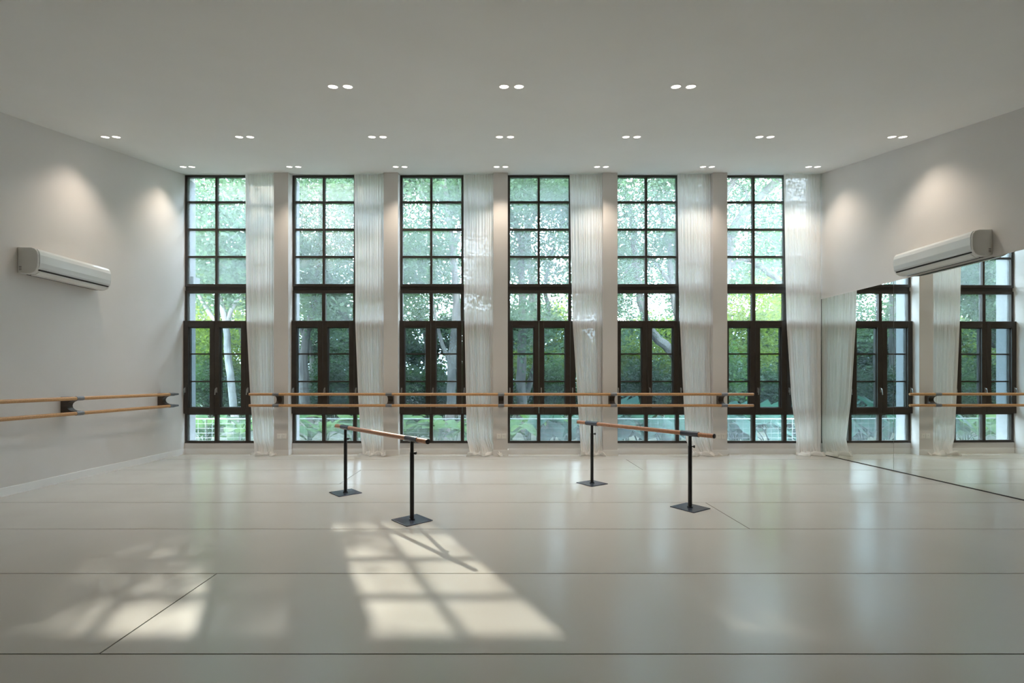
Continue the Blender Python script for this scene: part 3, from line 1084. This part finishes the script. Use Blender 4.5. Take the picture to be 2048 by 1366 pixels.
def shrub_proto(name, r, n, size, leaf, seed, ncl=45):
    rs = np.random.default_rng(seed)
    rnd = random.Random(seed)
    root = empty(name, (0, 0, 0))
    u = rs.normal(size=(ncl, 3))
    u /= np.linalg.norm(u, axis=1)[:, None]
    cl = u * (rs.random(ncl)[:, None] ** .4) * np.array(r) + np.array([0, 0, r[2] * .95])
    st = MB()
    for c_ in cl[:14]:
        st.tube([(0, 0, 0), (c_[0] * .35, c_[1] * .35, c_[2] * .6), tuple(c_)], [.03, .02, .008], 5)
    st.build('stem', 'bark_dark', root, smooth=True)
    per = n // ncl
    pts = np.repeat(cl, per, axis=0) + rs.normal(size=(ncl * per, 3)) * .24
    pts = pts[pts[:, 2] > .03]
    leaf_mesh('foliage', pts, rs, size, leaf, root, (0, 0, 0), gap=False)
    return root


pr_ = [shrub_proto('shrub', (1.25, .8, 1.15), 7000, .12, 'leaf_deep', 51),
       shrub_proto('shrub', (1.1, .8, 1.35), 7000, .11, 'leaf_mid', 52),
       shrub_proto('shrub', (1.3, .8, .95), 7000, .12, 'leaf_deep', 53)]
used = [False] * 3
rnd = random.Random(77)
slab = ['dark leafy shrub under the trees', 'tall mid-green shrub under the trees', 'low dark shrub under the trees']


def behind(x, y, depth_names=None):
    """which window, counted from the mirror, a garden thing stands behind"""
    xw = x * YW / y
    k = min(max(int((xw - XL) // PITCH), 0), 5)
    return ['sixth', 'fifth', 'fourth', 'third', 'second', 'first'][k] + ' window from the mirror'


def put(protos, used, i, loc, rz, sc, label, cat, group):
    o = protos[i] if not used[i] else copy_tree(protos[i])
    used[i] = True
    o.location = loc
    o.rotation_euler.z = rz
    o.scale = (sc, sc, sc)
    tag(o, label, cat, group)
    return o


xs = [-12.2, -10.3, -8.6, -5.9, -4.0, -2.6, -.3, 1.9, 3.4, 5.0, 7.4, 9.2, 11.2]
for i, x in enumerate(xs):
    k = i % 3
    put(pr_, used, k, (x, 16.9 + rnd.uniform(-.5, .7), GZ), rnd.uniform(0, 6.28), rnd.uniform(.9, 1.15), slab[k] + ', behind the ' + behind(x, 16.9), 'shrub', 'shrubs under the trees')
# far trees
pf = [shrub_proto('far_tree', (2.6, 1.8, 2.9), 12000, .22, 'leaf_mid', 61, 60),
      shrub_proto('far_tree', (2.8, 1.8, 2.4), 12000, .22, 'leaf_deep', 62, 60),
      shrub_proto('far_tree', (2.4, 1.8, 2.7), 12000, .22, 'leaf_sunlit_lime', 63, 60)]
usedf = [False] * 3
flab = ['mid-green far tree', 'dark green far tree', 'sunny yellow-green far tree']
for i in range(15):
    x = -24 + 3.4 * i + rnd.uniform(-.5, .5)
    k = [0, 1, 0, 2, 1][i % 5]
    put(pf, usedf, k, (x, 26 + rnd.uniform(-2, 2), GZ), rnd.uniform(0, 6.28), rnd.uniform(.85, 1.1), flab[k] + ' at the garden end, behind the ' + behind(x, 26), 'tree', 'far trees at the back')


# ---- large-leaved plants by the fence
def banana_leaf(L, Wd, droop, hpet):
    """blade with petiole, rising from the origin and arching towards +x"""
    mb = MB()
    pet = [(0, 0, 0), (.03, 0, hpet * .5), (.10, 0, hpet)]
    mb.tube(pet, [.018, .014, .010], 6)
    n = 9
    vs = []
    for i in range(n + 1):
        t = i / n
        x = .10 + L * (t * .75 + .12 * t * t)
        z = hpet + L * (.62 * t - droop * t * t)
        wdt = Wd * (math.sin(math.pi * min(1, t * .93 + .04)) ** .6) * (1 if i < n else .05)
        for s_ in (-1, -.5, 0, .5, 1):
            vs.append((x, s_ * wdt * .5, z + abs(s_) * wdt * .16 + .008 * math.sin(i * 2.2 + s_)))
    fs = [(i * 5 + k, i * 5 + k + 1, (i + 1) * 5 + k + 1, (i + 1) * 5 + k) for i in range(n) for k in range(4)]
    mb.add(vs, fs)
    me = bpy.data.meshes.new('leaf')
    me.from_pydata(mb.v, [], mb.f)
    me.materials.append(M['leaf_banana'])
    me.polygons.foreach_set('use_smooth', [True] * len(me.polygons))
    return me


def taro_leaf(S, hpet, lean):
    mb = MB()
    top = Vector((lean, 0, hpet))
    mb.tube([(0, 0, 0), (lean * .35, 0, hpet * .6), tuple(top)], [.020, .015, .010], 6)
    out = [(-.42, .0), (-.52, .18), (-.46, .36), (-.22, .46), (.08, .42), (.36, .28), (.58, .12), (.72, .0)]
    out = out + [(x, -y) for x, y in out[-2:0:-1]]
    out[0] = (-.22, 0)
    vs = [top]
    tilt_ = -.75
    for ring_ in (.5, 1.0):
        for i, (x, y) in enumerate(out):
            lx, ly = x * ring_ * S, y * ring_ * S
            lz = -.16 * S * (ring_ ** 2) * (abs(y) * 1.6) + .035 * S * ring_ * math.sin(i * 2.4) - .12 * S * max(lx / S, 0) ** 2
            vs.append(top + Vector((lx * math.cos(tilt_) - lz * math.sin(tilt_) * 0, ly, lx * math.sin(tilt_) + lz)))
    m_ = len(out)
    fs = [(0, 1 + i, 1 + (i + 1) % m_) for i in range(m_)]
    fs += [(1 + i, 1 + m_ + i, 1 + m_ + (i + 1) % m_, 1 + (i + 1) % m_) for i in range(m_)]
    mb.add(vs, fs)
    me = bpy.data.meshes.new('leaf')
    me.from_pydata(mb.v, [], mb.f)
    me.materials.append(M['leaf_taro'])
    me.polygons.foreach_set('use_smooth', [True] * len(me.polygons))
    return me


bl = [banana_leaf(.80, .24, .42, .35), banana_leaf(.95, .27, .62, .45), banana_leaf(.65, .21, .25, .30)]
tl = [taro_leaf(.62, .75, .25), taro_leaf(.75, 1.0, .35), taro_leaf(.52, .5, .30)]


def plant(name, label, meshes, loc, n, sc, seed, group):
    rnd = random.Random(seed)
    root = empty(name, loc)
    tag(root, label, 'plant', group)
    for i in range(n):
        o = bpy.data.objects.new('leaf', meshes[i % len(meshes)])
        COL.objects.link(o)
        o.parent = root
        o.rotation_euler = (rnd.uniform(-.15, .15), rnd.uniform(-.25, .2), 2 * math.pi * i / n + rnd.uniform(-.5, .5))
        s_ = sc * rnd.uniform(.8, 1.2)
        o.scale = (s_, s_, s_)
        o.location = (rnd.uniform(-.06, .06), rnd.uniform(-.06, .06), 0)


rnd = random.Random(99)
for i in range(22):
    x = -8.7 + i * .45 + rnd.uniform(-.12, .12)
    y = 11.35 + (i % 2) * .75 + rnd.uniform(-.15, .15)
    plant('broadleaf_plant', 'long-leaved plant %s the fence, outside the ' % ('set back from' if i % 2 else 'close behind') + behind(x, y), bl, (x, y, GZ), 8, rnd.uniform(.95, 1.2), 200 + i, 'long-leaved plants along the fence')
for i in range(20):
    x = 1.3 + i * .42 + rnd.uniform(-.12, .12)
    y = 11.35 + (i % 2) * .8 + rnd.uniform(-.15, .15)
    plant('elephant_ear_plant', 'heart-leaved plant %s the fence, outside the ' % ('set back from' if i % 2 else 'close behind') + behind(x, y), tl, (x, y, GZ), 7, rnd.uniform(.75, .95) + (.12 if x > 6 else 0), 300 + i, 'heart-leaved plants along the fence')
